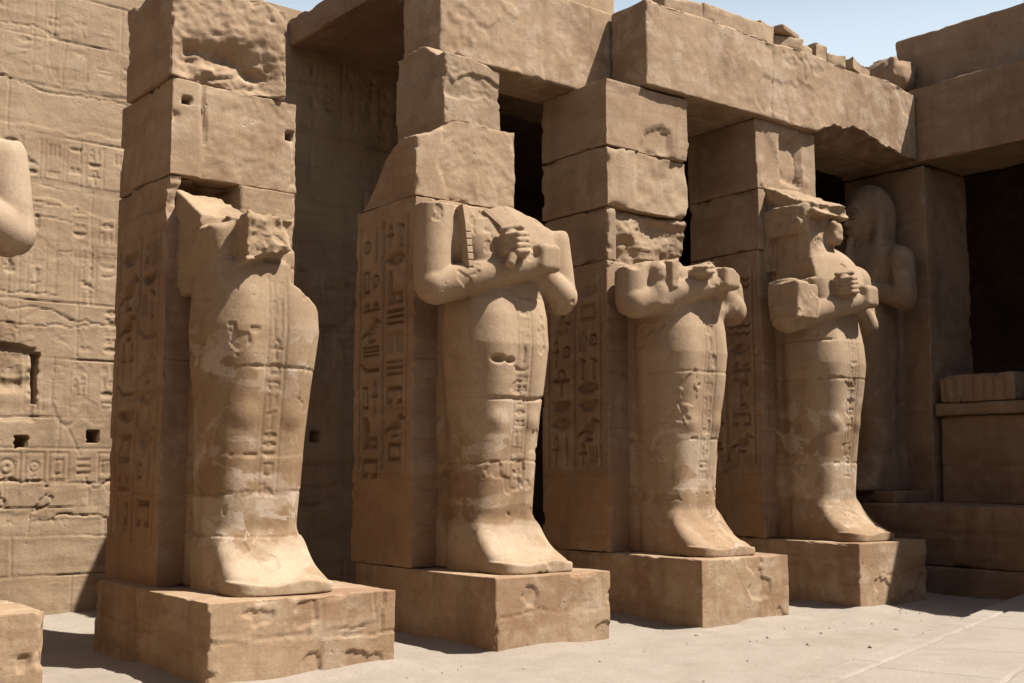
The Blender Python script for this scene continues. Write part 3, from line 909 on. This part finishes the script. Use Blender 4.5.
# second pillar: broken shoulder block and a narrow capstone
pillar('pillar with a stepped broken top and narrow capstone behind the headless statue', .02, 1.66, .815, [
    dict(lo=(.02, 1.7, .815), hi=(1.66, 3.12, 5.42), carve={'-y': face_wear(340, (2.4, 3.4, 4.4), .03)}),
    dict(lo=(.03, 1.69, 5.425), hi=(1.65, 3.1, 6.50), chip=.07, res=.026, carve={'-y': lambda a, z: (.02 + pecked(a, z, 342, 1.1)) * sstep(.42, .47, a + .06 * fbm(0, 0, z, 2, 3, 9))},
         warp=top_warp(5.425, 6.5, lambda x, y: 6.50 - .85 * sstep(2.0, 3.2, y) * (1 - sstep(.7, 1.5, x)) - .30 * (1 - sstep(.0, .75, x)) + .04 * fbm(x, y, 0, 2.5, 4, 9))),
    dict(lo=(.52, 1.78, 6.30), hi=(1.47, 2.95, 7.63), chip=.12, r=.03, res=.026, rough=.012, low=.015,
         warp=top_warp(6.3, 7.63, lambda x, y: 7.63 - .20 * sstep(2.35, 1.8, y) - .08 * sstep(.9, 1.4, x) * sstep(2.35, 1.8, y) + .03 * fbm(x, y, 0, 3, 3, 8)),
         carve={'-y': lambda a, z: .03 * sstep(-.02, .02, np.sin(z * 8 + 2 * fbm(a, 0, z, 1.5, 4, 6)) * .5 - .2) + pecked(a, z, 344, 1.5), '-x': lambda a, z: .025 * sstep(-.02, .02, np.sin(z * 8 + 2 * fbm(a, 3, z, 1.5, 3, 6)) * .5 - .2)})],
    32, ztext=5.2, seqs=((12, 15, 16, 14, 9, 14, 11, 2, 7, 8), (0, 4, 13, 2, 14, 10, 5, 16, 11, 3)))
# third pillar
def p3_up(a, z):
    d = face_wear(350, (), .03)(a, z)
    return d + .05 * (1 - sstep(-.01, .03, np.maximum(abs(a - 4.28) - .30, abs(z - 6.3) - .75) + .08 * fbm(a, 0, z, 2, 4, 351)))
pillar('square pillar of worn courses behind the statue broken off above its forearms', 3.3, 4.98, .86, [
    dict(lo=(3.3, 1.7, .86), hi=(4.98, 3.15, 4.96), carve={'-y': face_wear(352, (2.6, 3.7), .03)}),
    dict(lo=(3.32, 1.71, 4.965), hi=(4.97, 3.15, 5.755), chip=.12, r=.03, res=.026, carve={'-y': lambda a, z: (.09 + pecked(a, z, 357, 1.2) + .05 * fbm(a, 0, z, 1.4, 5, 353, .6) - .035 * ridge(a * .8, 0, z * 2.2, 1.4, 5, 355) + .1 * sstep(5.4, 5.0, z)) * (a > 3.5)}),
    dict(lo=(3.3, 1.68, 5.76), hi=(4.99, 3.15, 6.64), chip=.13, carve={'-y': lambda a, z: (.04 + .03 * fbm(a, 0, z, 1.8, 5, 354) + pecked(a, z, 358, 1.3)) * (a > 3.85)}),
    dict(lo=(3.29, 1.67, 6.645), hi=(4.99, 3.15, 7.63), chip=.10, carve={'-y': p3_up})],
    33, ztext=4.75)
# fourth pillar
def p4_up(a, z):
    hd = np.maximum(abs(a - 7.45) - .22, abs(z - 7.05) - .34) + .06 * fbm(a, 0, z, 2, 4, 361)
    return face_wear(362, (6.7,), .04)(a, z) + .10 * (1 - sstep(-.02, .04, hd))
pillar('shaded pillar next to the porch behind the statue with an eroded head', 6.6, 8.17, .94, [
    dict(lo=(6.6, 1.7, .94), hi=(8.17, 3.2, 5.5), carve={'-y': face_wear(363, (2.6, 3.7, 4.7), .04)}),
    dict(lo=(6.61, 1.70, 5.505), hi=(8.13, 3.2, 6.5), chip=.15, carve={'-y': face_wear(364, (), .07)}),
    dict(lo=(6.59, 1.69, 6.505), hi=(8.12, 3.2, 7.655), chip=.11, carve={'-y': p4_up})],
    34, ztext=5.2)
t = thing('pillar', 'plain broken pillar behind the lone arm at the left edge', 'pillar', (-5.75, 2.4, .81), 0, 'pillars along the court')
block('shaft', (-6.5, 1.7, .81), (-4.98, 3.15, 5.3), M_pillar, t, res=.12, seed=370, origin=(-5.75, 2.4, .81))

# ------------------------------------------------------------------ architraves and roof
def beam_wear(seed, deep=.03, extra=None):
    def f(a, z):
        if len(a) == 0: return np.zeros(0)
        fl = fbm(a, 0, z, .7, 5, seed)
        q = fbm(a, 2, z * .5, .55, 4, seed + 8)
        extra_c = .016 * (1 - sstep(.008, .022, abs(q - .12))) * sstep(.0, .4, fbm(a, 3, z, .8, 2, seed + 9)) + .004 * fbm(a, 0, z, 9, 3, seed + 4)
        d = extra_c + .01 + .5 * deep * sstep(.18, .22, fl) + .004 * fbm(a, 0, z, 2.5, 4, seed + 3)
        return d + (extra(a, z) if extra else 0)
    return f
b2 = block('architrave', (.85, 2.35, 7.64), (4.6, 3.27, 9.0), M_beam, res=.06, fine={'x': .03, 'z': .03}, r=.03, chip=.10, rough=.009, seed=401, carve={'-y': beam_wear(402)}, low=.012,
           origin=(2.7, 2.8, 7.64))
tag(b2, 'short architrave block from the narrow capstone to the third pillar', 'architrave', 'architraves over the pillars')
def b3_under(x, y):
    e = .24 * sstep(7.95, 8.5, x + .2 * fbm(x, y, 0, 1.5, 2, 14)) * sstep(10.55, 9.7, x) * (1 - sstep(1.72, 2.3, y))
    return np.clip(e * (.85 + .35 * fbm(x, y, 0, 2.4, 5, 12)), 0, .6)
def b3_top(x, y):
    return .05 + .05 * fbm(x, y * .4, 0, .9, 5, 15) + .10 * sstep(10.0, 10.98, x)
b3 = block('architrave', (4.02, 1.58, 7.66), (10.98, 2.33, 9.04), M_beam, res=.06, fine={'x': .03, 'z': .03}, r=.03, chip=.11, rough=.009, seed=411, low=.014, 
           carve={'-z': b3_under, '+z': b3_top, '-y': beam_wear(412, .03, lambda a, z: .025 * (1 - sstep(.004, .02, abs(a - 6.9 - .06 * (z - 8.3)))))}, origin=(7.4, 2.4, 7.66))
b4 = block('architrave', (4.62, 2.35, 7.66), (10.98, 3.27, 9.0), M_beam, res=.1, r=.03, chip=.1, seed=415, origin=(7.8, 2.8, 7.66))
tag(b4, 'second architrave lying directly behind the long chipped one', 'architrave', 'architraves over the pillars')
tag(b3, 'long sunlit architrave with a chipped lower edge running to the porch', 'architrave', 'architraves over the pillars')
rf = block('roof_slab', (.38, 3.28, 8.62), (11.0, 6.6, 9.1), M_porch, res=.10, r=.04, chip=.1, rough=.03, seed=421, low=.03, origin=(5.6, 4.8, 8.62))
tag(rf, 'stone roof slab over the dark passage behind the pillars', 'roof')

# wall top above the passage, rubble on it
rub = [(6.15, 1.95, 1.5, .34, 'long low rubble block on the architrave, nearest the middle of the picture'),
       (7.0, 2.0, .55, .40, 'rounded rubble block with a lit top on the architrave'),
       (7.62, 1.95, .62, .30, 'broad rubble stone carrying a flat slab on the architrave'),
       (8.02, 2.0, .42, .22, 'small sloping rubble stone beside the slab-topped one'),
       (8.40, 1.95, .40, .36, 'dark upright rubble stone on the architrave'),
       (8.86, 1.95, .46, .24, 'low rubble stone right of the dark upright one'),
       (9.5, 1.95, .95, .26, 'long flat rubble stone on the architrave nearest the porch'),
       (5.05, 2.0, .8, .30, 'rough rubble stone at the start of the long architrave')]
for i, (x, y, sx, hz, lb) in enumerate(rub):
    o = block('rubble_stone', (-sx / 2, -.25, 0), (sx / 2, .3, hz), M_wall, res=.035, r=.045, chip=.06, rough=.015, seed=430 + i, low=.03)
    o.location = (x, y, 8.98); o.rotation_euler = (0, 0, .3 * math.sin(i * 2.3))
    tag(o, lb, 'stone', 'rubble stones on the roof')
o = block('rubble_slab', (-.28, -.2, 0), (.28, .2, .10), M_wall, res=.035, r=.03, chip=.1, rough=.02, seed=450, low=.03)
o.location = (7.55, 1.92, 9.275); o.rotation_euler = (0, .06, .2)
tag(o, 'thin flat slab lying on the broad rubble stone', 'stone', 'rubble stones on the roof')
for i, (x, y, sx, sy, hz) in enumerate(((1.6, 3.0, 1.5, .6, .5), (3.1, 3.1, 1.2, .6, .45), (4.2, 3.3, 1.0, .7, .75))):
    o = block('rubble_stone', (-sx / 2, -sy / 2, 0), (sx / 2, sy / 2, hz), M_wall, res=.05, r=.045, chip=.06, rough=.015, seed=460 + i, low=.03)
    o.location = (x, y, 8.99)
    tag(o, ('rubble block on the short architrave near its left end', 'rubble block on the short architrave near its right end', 'tall rubble block behind the joint of the two architraves')[i], 'stone', 'rubble stones on the roof')

# ------------------------------------------------------------------ porch at the right, in shade
pl = thing('platform', 'stepped stone platform carrying the shaded porch', 'platform', (10.0, -3, 0))
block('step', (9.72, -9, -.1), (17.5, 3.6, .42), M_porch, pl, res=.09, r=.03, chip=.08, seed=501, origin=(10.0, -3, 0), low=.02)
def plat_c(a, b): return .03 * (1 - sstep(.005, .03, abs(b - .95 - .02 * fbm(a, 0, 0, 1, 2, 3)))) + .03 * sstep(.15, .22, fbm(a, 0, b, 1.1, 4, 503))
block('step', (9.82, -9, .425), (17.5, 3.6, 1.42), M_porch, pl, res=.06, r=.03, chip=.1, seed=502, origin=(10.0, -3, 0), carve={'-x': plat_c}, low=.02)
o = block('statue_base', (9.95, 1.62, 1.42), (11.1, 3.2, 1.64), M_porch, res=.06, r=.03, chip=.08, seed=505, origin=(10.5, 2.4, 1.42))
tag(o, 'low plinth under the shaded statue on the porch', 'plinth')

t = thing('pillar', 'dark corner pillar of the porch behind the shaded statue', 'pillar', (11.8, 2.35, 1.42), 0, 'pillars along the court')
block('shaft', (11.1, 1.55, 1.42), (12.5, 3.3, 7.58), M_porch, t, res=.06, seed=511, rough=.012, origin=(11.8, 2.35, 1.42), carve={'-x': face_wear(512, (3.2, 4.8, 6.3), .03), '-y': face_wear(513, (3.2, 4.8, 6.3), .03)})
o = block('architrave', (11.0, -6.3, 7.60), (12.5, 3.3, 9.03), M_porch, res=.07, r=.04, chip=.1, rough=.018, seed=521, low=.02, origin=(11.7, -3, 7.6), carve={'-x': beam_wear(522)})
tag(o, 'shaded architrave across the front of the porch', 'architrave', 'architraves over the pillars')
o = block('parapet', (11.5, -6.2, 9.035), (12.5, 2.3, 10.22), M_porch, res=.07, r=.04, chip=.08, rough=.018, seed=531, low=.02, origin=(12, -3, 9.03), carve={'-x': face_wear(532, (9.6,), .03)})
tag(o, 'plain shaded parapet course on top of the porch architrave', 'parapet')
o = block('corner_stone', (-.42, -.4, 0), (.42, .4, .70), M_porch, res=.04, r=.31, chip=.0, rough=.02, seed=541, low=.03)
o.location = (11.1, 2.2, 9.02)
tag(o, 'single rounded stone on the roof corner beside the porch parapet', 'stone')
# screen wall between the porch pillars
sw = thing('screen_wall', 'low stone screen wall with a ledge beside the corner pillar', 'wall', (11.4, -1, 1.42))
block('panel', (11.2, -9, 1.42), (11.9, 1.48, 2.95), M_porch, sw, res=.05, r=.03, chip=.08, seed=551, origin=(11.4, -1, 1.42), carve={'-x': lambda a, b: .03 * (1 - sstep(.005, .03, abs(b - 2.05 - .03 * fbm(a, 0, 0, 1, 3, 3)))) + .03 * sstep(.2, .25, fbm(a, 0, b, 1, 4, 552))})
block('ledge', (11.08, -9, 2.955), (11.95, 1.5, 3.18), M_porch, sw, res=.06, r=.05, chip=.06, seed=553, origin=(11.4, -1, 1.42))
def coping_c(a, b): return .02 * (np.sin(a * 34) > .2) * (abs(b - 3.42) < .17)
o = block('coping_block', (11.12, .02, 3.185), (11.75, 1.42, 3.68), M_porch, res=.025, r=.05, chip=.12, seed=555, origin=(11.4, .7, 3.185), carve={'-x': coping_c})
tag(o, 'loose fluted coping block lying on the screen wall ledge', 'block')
# unseen colonnade range and gate tower, added as plain walls to cut ambient light
o = block('unseen_court_wall', (-15, -17.5, -.1), (11, -16.3, 9.0), M_porch, res=.6, r=.05, seed=701, origin=(-2, -17, 0))
tag(o, 'unseen long wall behind the viewer, added to cut ambient light in the court', 'wall')
o = block('unseen_gate_tower', (-18, -17.5, -.1), (-15.2, 8, 13.0), M_wall, res=.6, r=.05, seed=702, origin=(-16.5, -5, 0))
tag(o, 'unseen tall gate tower wall at the left, added to cut ambient light', 'tower')
# closed halls behind; the one behind the passage is added to turn it black
hall = thing('dark_backing_hall', 'dark roofed porch hall, with an added box that blackens the passage', 'hall', (14, 6, 0))
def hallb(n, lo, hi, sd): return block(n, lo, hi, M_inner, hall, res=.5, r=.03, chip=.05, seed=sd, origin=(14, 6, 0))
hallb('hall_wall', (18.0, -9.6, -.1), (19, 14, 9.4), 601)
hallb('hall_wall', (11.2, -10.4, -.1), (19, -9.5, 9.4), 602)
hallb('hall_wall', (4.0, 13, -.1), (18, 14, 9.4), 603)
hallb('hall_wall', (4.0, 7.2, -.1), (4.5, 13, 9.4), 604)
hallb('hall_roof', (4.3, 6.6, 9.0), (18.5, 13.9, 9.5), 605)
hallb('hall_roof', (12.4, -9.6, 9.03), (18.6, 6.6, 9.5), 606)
# round column inside
cv = []
nseg, nh = 40, 30
cz = np.linspace(1.42, 8.9, nh); cr = .85 - .12 * sstep(1.4, 8, cz) + .05 * (cz < 1.8)
an = np.arange(nseg) * 2 * np.pi / nseg
V = np.stack([(cr[:, None] * np.cos(an)).ravel(), (cr[:, None] * np.sin(an)).ravel(), np.repeat(cz - 1.42, nseg)], 1)
ii = np.arange(nh * nseg).reshape(nh, nseg)
Q = np.stack([ii[:-1], np.roll(ii[:-1], -1, 1), np.roll(ii[1:], -1, 1), ii[1:]], -1).reshape(-1, 4)
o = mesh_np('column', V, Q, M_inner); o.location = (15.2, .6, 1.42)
tag(o, 'round column standing in the dark hall behind the porch', 'column')

# ------------------------------------------------------------------ statues
M_s0 = sandstone('statue_sandstone_a', base=(0.50, 0.375, 0.255), seed=20, var=.35, strata=.15, bump=.25)
M_s1 = sandstone('statue_sandstone_b', base=(0.46, 0.33, 0.205), seed=21, var=.4, bands=((2.0, 2.95, (.36, .235, .135), .55), (1.75, 2.05, (.30, .185, .10), .5), (.7, 1.72, (.60, .48, .345), .5)), stain=(1.3, 3.3, .9), strata=.2, bump=.28)
M_s2 = sandstone('statue_sandstone_c', base=(0.48, 0.345, 0.22), seed=22, var=.4, bands=((1.95, 2.85, (.55, .42, .28), .35), (1.72, 1.98, (.29, .175, .095), .75), (1.36, 1.58, (.28, .17, .092), .8), (.7, 1.36, (.58, .46, .33), .4)), stain=(1.3, 2.7, .7), strata=.15, bump=.25)
M_s3 = sandstone('statue_sandstone_d', base=(0.47, 0.335, 0.215), seed=23, var=.4, bands=((.7, 1.7, (.40, .27, .16), .6), (1.7, 2.5, (.56, .43, .29), .4)), stain=(.9, 2.8, .75), strata=.15, bump=.25)
M_s4 = sandstone('statue_sandstone_e', base=(0.46, 0.33, 0.21), seed=24, var=.4, bands=((.9, 1.6, (.36, .235, .135), .6), (1.6, 2.2, (.55, .42, .28), .4)), stain=(.9, 3.0, .8), strata=.2, bump=.28)
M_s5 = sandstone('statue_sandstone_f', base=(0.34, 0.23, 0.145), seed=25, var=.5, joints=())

figure('osirid_statue', 'statue at the left edge of which only a smooth bent arm shows', (-5.97, 1.7, .81), M_s0, seed=1, cutz=lambda x, y: 4.30 + 0 * x, text=False, h=.022)

def s1_extra(s):
    # arms and breast are gone: bite the upper body, leave the stub of the head block and a leaning slab
    n = lambda x, y, z: .03 * fbm(x, y, z, 2.2, 4, 44)
    s.sub(lambda x, y, z: np.maximum(.20 - x, 2.92 + .62 * np.clip(.72 - x, 0, .6) ** 1.3 - z) + .5 * n(x, y, z), (.05, -1.6, 2.7), (1.4, -.03, 4.7), .05)
    s.sub(lambda x, y, z: np.maximum(x + .64, 3.0 - z) + n(x, y, z), (-1.4, -1.6, 2.9), (-.4, -.03, 4.7), .04)
    s.sub(lambda x, y, z: 3.84 - .25 * np.clip(-x - .2, 0, 1) - z + n(x, y, z), (-1.4, -1.6, 3.4), (1.4, -.02, 4.75), .04)
    s.sub(lambda x, y, z: np.maximum(y + .96 - .12 * np.abs(x), 3.42 - z) + .25 * n(x, y, z), (-1.4, -1.6, 3.2), (1.4, -.5, 4.7), .08)
    s.add(lambda x, y, z: smax(smax(smax(np.abs(x + .13) - .27, z - 3.84 + .05 * x, .02), 3.46 + .34 * x - .18 * (y + 1.0) - z, .02), smax(-y - 1.16 + .14 * x, y, .03), .02)
          + .030 * fbm(x, y, z, 4.5, 4, 47) - .02 * ridge(x, y, z, 3.5, 3, 46), (-.5, -1.3, 3.3), (.5, .1, 4.15), .03)
    s.add(lambda x, y, z: smax(smax(np.abs(x + .39) - .26 + .12 * np.clip(3.6 - z, 0, 1), z - 4.24 - .58 * y, .02), smax(-y - .60 + .35 * np.clip(3.7 - z, 0, 2), 2.6 - z, .02), .02) + .035 * fbm(x, y, z, 2.6, 4, 48), (-.9, -1, 3.1), (.1, .1, 4.5), .03)
figure('osirid_statue', 'armless broken statue whose head is a jutting stub of rock', (-2.4, 1.7, .775), M_s1, seed=2, arms=False, extra=s1_extra, wscale=1.02, slab=3.75, tx=.02, drums=(1.32, 1.78, 2.15, 3.05, 4.18))

t2 = figure('osirid_statue', 'headless statue with crossed arms and a rod in its fist', (.85, 1.7, .815), M_s2, seed=3, drums=(2.10, 2.86, 4.08),
            cutz=lambda x, y: 4.36 - .10 * sstep(.2, .8, x), extra=lambda s: (s.ell((-.33, -1.12, 2.50), (.11, .12, .055), .01, True), s.ell((-.15, -1.14, 2.49), (.09, .12, .05), .01, True)))
def s3_extra(s):
    s.box((-.85, -1.0, 3.3), (.80, -.1, 3.95), .12, .10, nz=.03, seed=53)
    s.box((-.66, -1.08, 3.6), (-.52, -.85, 4.1), .03, .02, nz=.015, seed=54)
    s.box((-.02, -1.18, 3.7), (.10, -.95, 4.1), .03, .02, nz=.015, seed=55)
figure('osirid_statue', 'statue snapped off just above its folded forearms', (4.15, 1.7, .86), M_s3, seed=4, drums=(1.75, 2.42, 3.35),
       cutz=lambda x, y: 3.97 - .14 * sstep(-.2, .8, x) + .05 * np.sin(x * 7) + .03 * np.sin(x * 17 + 3 * y), dz=.05, extra=s3_extra)

def s4_extra(s):
    n = lambda x, y, z: .05 * fbm(x, y, z, 2.2, 4, 64)
    # eroded head cloth: a wedge falling from the pillar to the brow, worn in ledges, face and beard below it
    s.add(lambda x, y, z: smax(smax(np.abs(x + .14) - .38 - .05 * np.sin(z * 14), z - 5.64 - .44 * y + .10 * np.clip(-x, 0, 1), .04), smax(-y - .95 - .04 * np.sin(z * 23), 4.84 - z - .35 * (y + .4), .04), .04) + .05 * fbm(x, y, z * 1.6, 2.6, 4, 61),
          (-.8, -1.3, 4.3), (.5, .1, 5.75), .04)
    s.add(lambda x, y, z: smax(smax(np.abs(x + .20) - .44, 4.2 - z, .04), smax(-y - .66 - .04 * np.sin(z * 17), z - 5.2, .04), .04) + .035 * fbm(x, y, z * 1.8, 2.6, 4, 62), (-.9, -1, 4.0), (.5, .1, 5.3), .05)
    s.box((-.56, -.76, 4.32), (.15, 0, 5.2), .06, .06, nz=.045, seed=66)
    s.box((-.08, -.92, 4.62), (.19, -.6, 4.98), .09, .07, nz=.03, seed=68, nscale=4)
    s.sub(lambda x, y, z: np.maximum(x + .52, 3.95 - z) + n(x, y, z), (-1.4, -1.6, 3.7), (-.3, -.05, 4.75), .03)
    s.sub(lambda x, y, z: np.sqrt((y + 1.02 + .22 * (4.3 - z)) ** 2 + (x - .02 - .9 * (4.35 - z)) ** 2) - .045, (-.2, -1.4, 3.9), (.7, -.8, 4.4), .015)
    s.box((-1.20, -1.05, 3.32), (-.66, -.45, 3.90), .05, .03, nz=.02, seed=65)
figure('osirid_statue', 'statue with a weathered head and beard and a blocky broken arm', (7.4, 1.7, .94), M_s4, seed=5, extra=s4_extra, top=5.75, drums=(2.1, 3.42, 4.0))
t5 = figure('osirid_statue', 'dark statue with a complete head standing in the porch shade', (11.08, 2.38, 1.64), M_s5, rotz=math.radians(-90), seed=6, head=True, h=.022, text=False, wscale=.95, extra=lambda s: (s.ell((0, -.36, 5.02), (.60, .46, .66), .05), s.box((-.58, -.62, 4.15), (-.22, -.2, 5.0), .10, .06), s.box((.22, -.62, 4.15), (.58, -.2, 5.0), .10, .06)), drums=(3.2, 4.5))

t5.scale = (.86, 1, 1)
t5.location.y = 2.5
# crook, flail and rod held by the figures
def flail(t, mat, z=0.0):
    bar_mesh('flail', [(-.69, -.83, 4.34 + z), (-.69, -.89, 4.1 + z), (-.66, -.93, 3.58 + z)], .10, .12, mat, t, grooves=9)
def crook(t, mat, z=0.0):
    bar_mesh('crook', [(-.40, -.86, 4.32 + z), (-.15, -1.02, 4.06 + z), (.12, -1.06, 3.92 + z)], .06, .09, mat, t)
def rod(t, mat, z=0.0):
    n = 16
    a = np.array((-.02, -1.10, 4.02 + z)); b = np.array((-.33, -1.30, 3.60 + z))
    d = (b - a) / np.linalg.norm(b - a); u = np.cross(d, (0, 0, 1.0)); u /= np.linalg.norm(u); v = np.cross(d, u)
    an = np.arange(n) * 2 * np.pi / n
    C_ = np.cos(an)[:, None] * u + np.sin(an)[:, None] * v
    rings = [a + .055 * C_, b + .06 * C_, b + d * .008 + .045 * C_, b + d * .008 + .002 * C_]
    V = np.concatenate(rings); ii = np.arange(4 * n).reshape(4, n)
    Q = np.stack([ii[:-1], ii[1:], np.roll(ii[1:], -1, 1), np.roll(ii[:-1], -1, 1)], -1).reshape(-1, 4)
    mesh_np('rod', V, Q, mat, t)
flail(t2, M_s2); crook(t2, M_s2); rod(t2, M_s2)

# small stones strewn on the sand
def pebble(r, seed):
    n, m_ = 7, 5
    th = np.arange(n) * 2 * np.pi / n; ph = np.linspace(.25, np.pi - .25, m_)
    P = np.stack([(np.sin(ph)[:, None] * np.cos(th)).ravel(), (np.sin(ph)[:, None] * np.sin(th)).ravel(), np.repeat(np.cos(ph) * .6, n)], 1)
    P *= (1 + .3 * fbm(P[:, 0], P[:, 1], P[:, 2], 1.3, 2, seed))[:, None] * r
    ii = np.arange(n * m_).reshape(m_, n)
    Q = np.stack([ii[:-1], ii[1:], np.roll(ii[1:], -1, 1), np.roll(ii[:-1], -1, 1)], -1).reshape(-1, 4)
    Q = np.concatenate([Q, [[0, 1, 2, 3], [0, 3, 4, 5], [0, 5, 6, 6][:3] + [0]]]) if False else Q
    return P, Q
rp = np.random.default_rng(91)
PV, PQ, nb = [], [], 0
for k in range(210):
    x, y = rp.uniform(-8, 10), -abs(rp.normal(0, 1.6)) - .02
    if rp.random() < .3: y = rp.uniform(0, 5.5)
    if x > 6 and rp.random() < .5: y = rp.uniform(-1.5, .6); x = rp.uniform(6.5, 10)
    r = rp.choice([.008, .012, .018, .028, .04], p=[.38, .36, .18, .07, .01])
    P_, Q_ = pebble(r, k)
    z = .022 * float(fbm(np.array([x]), np.array([y]), 0, .6, 3, 4)[0]) + .007 * float(fbm(np.array([x]), np.array([y]), 0, 3.5, 3, 8)[0]) - .01
    PV.append(P_ + np.array([x, y, z + r * .25])); PQ.append(Q_ + nb); nb += len(P_)
tag(mesh_np('gravel', np.concatenate(PV), np.concatenate(PQ), M_path), 'loose gravel and stone chips strewn on the sand', kind='stuff')
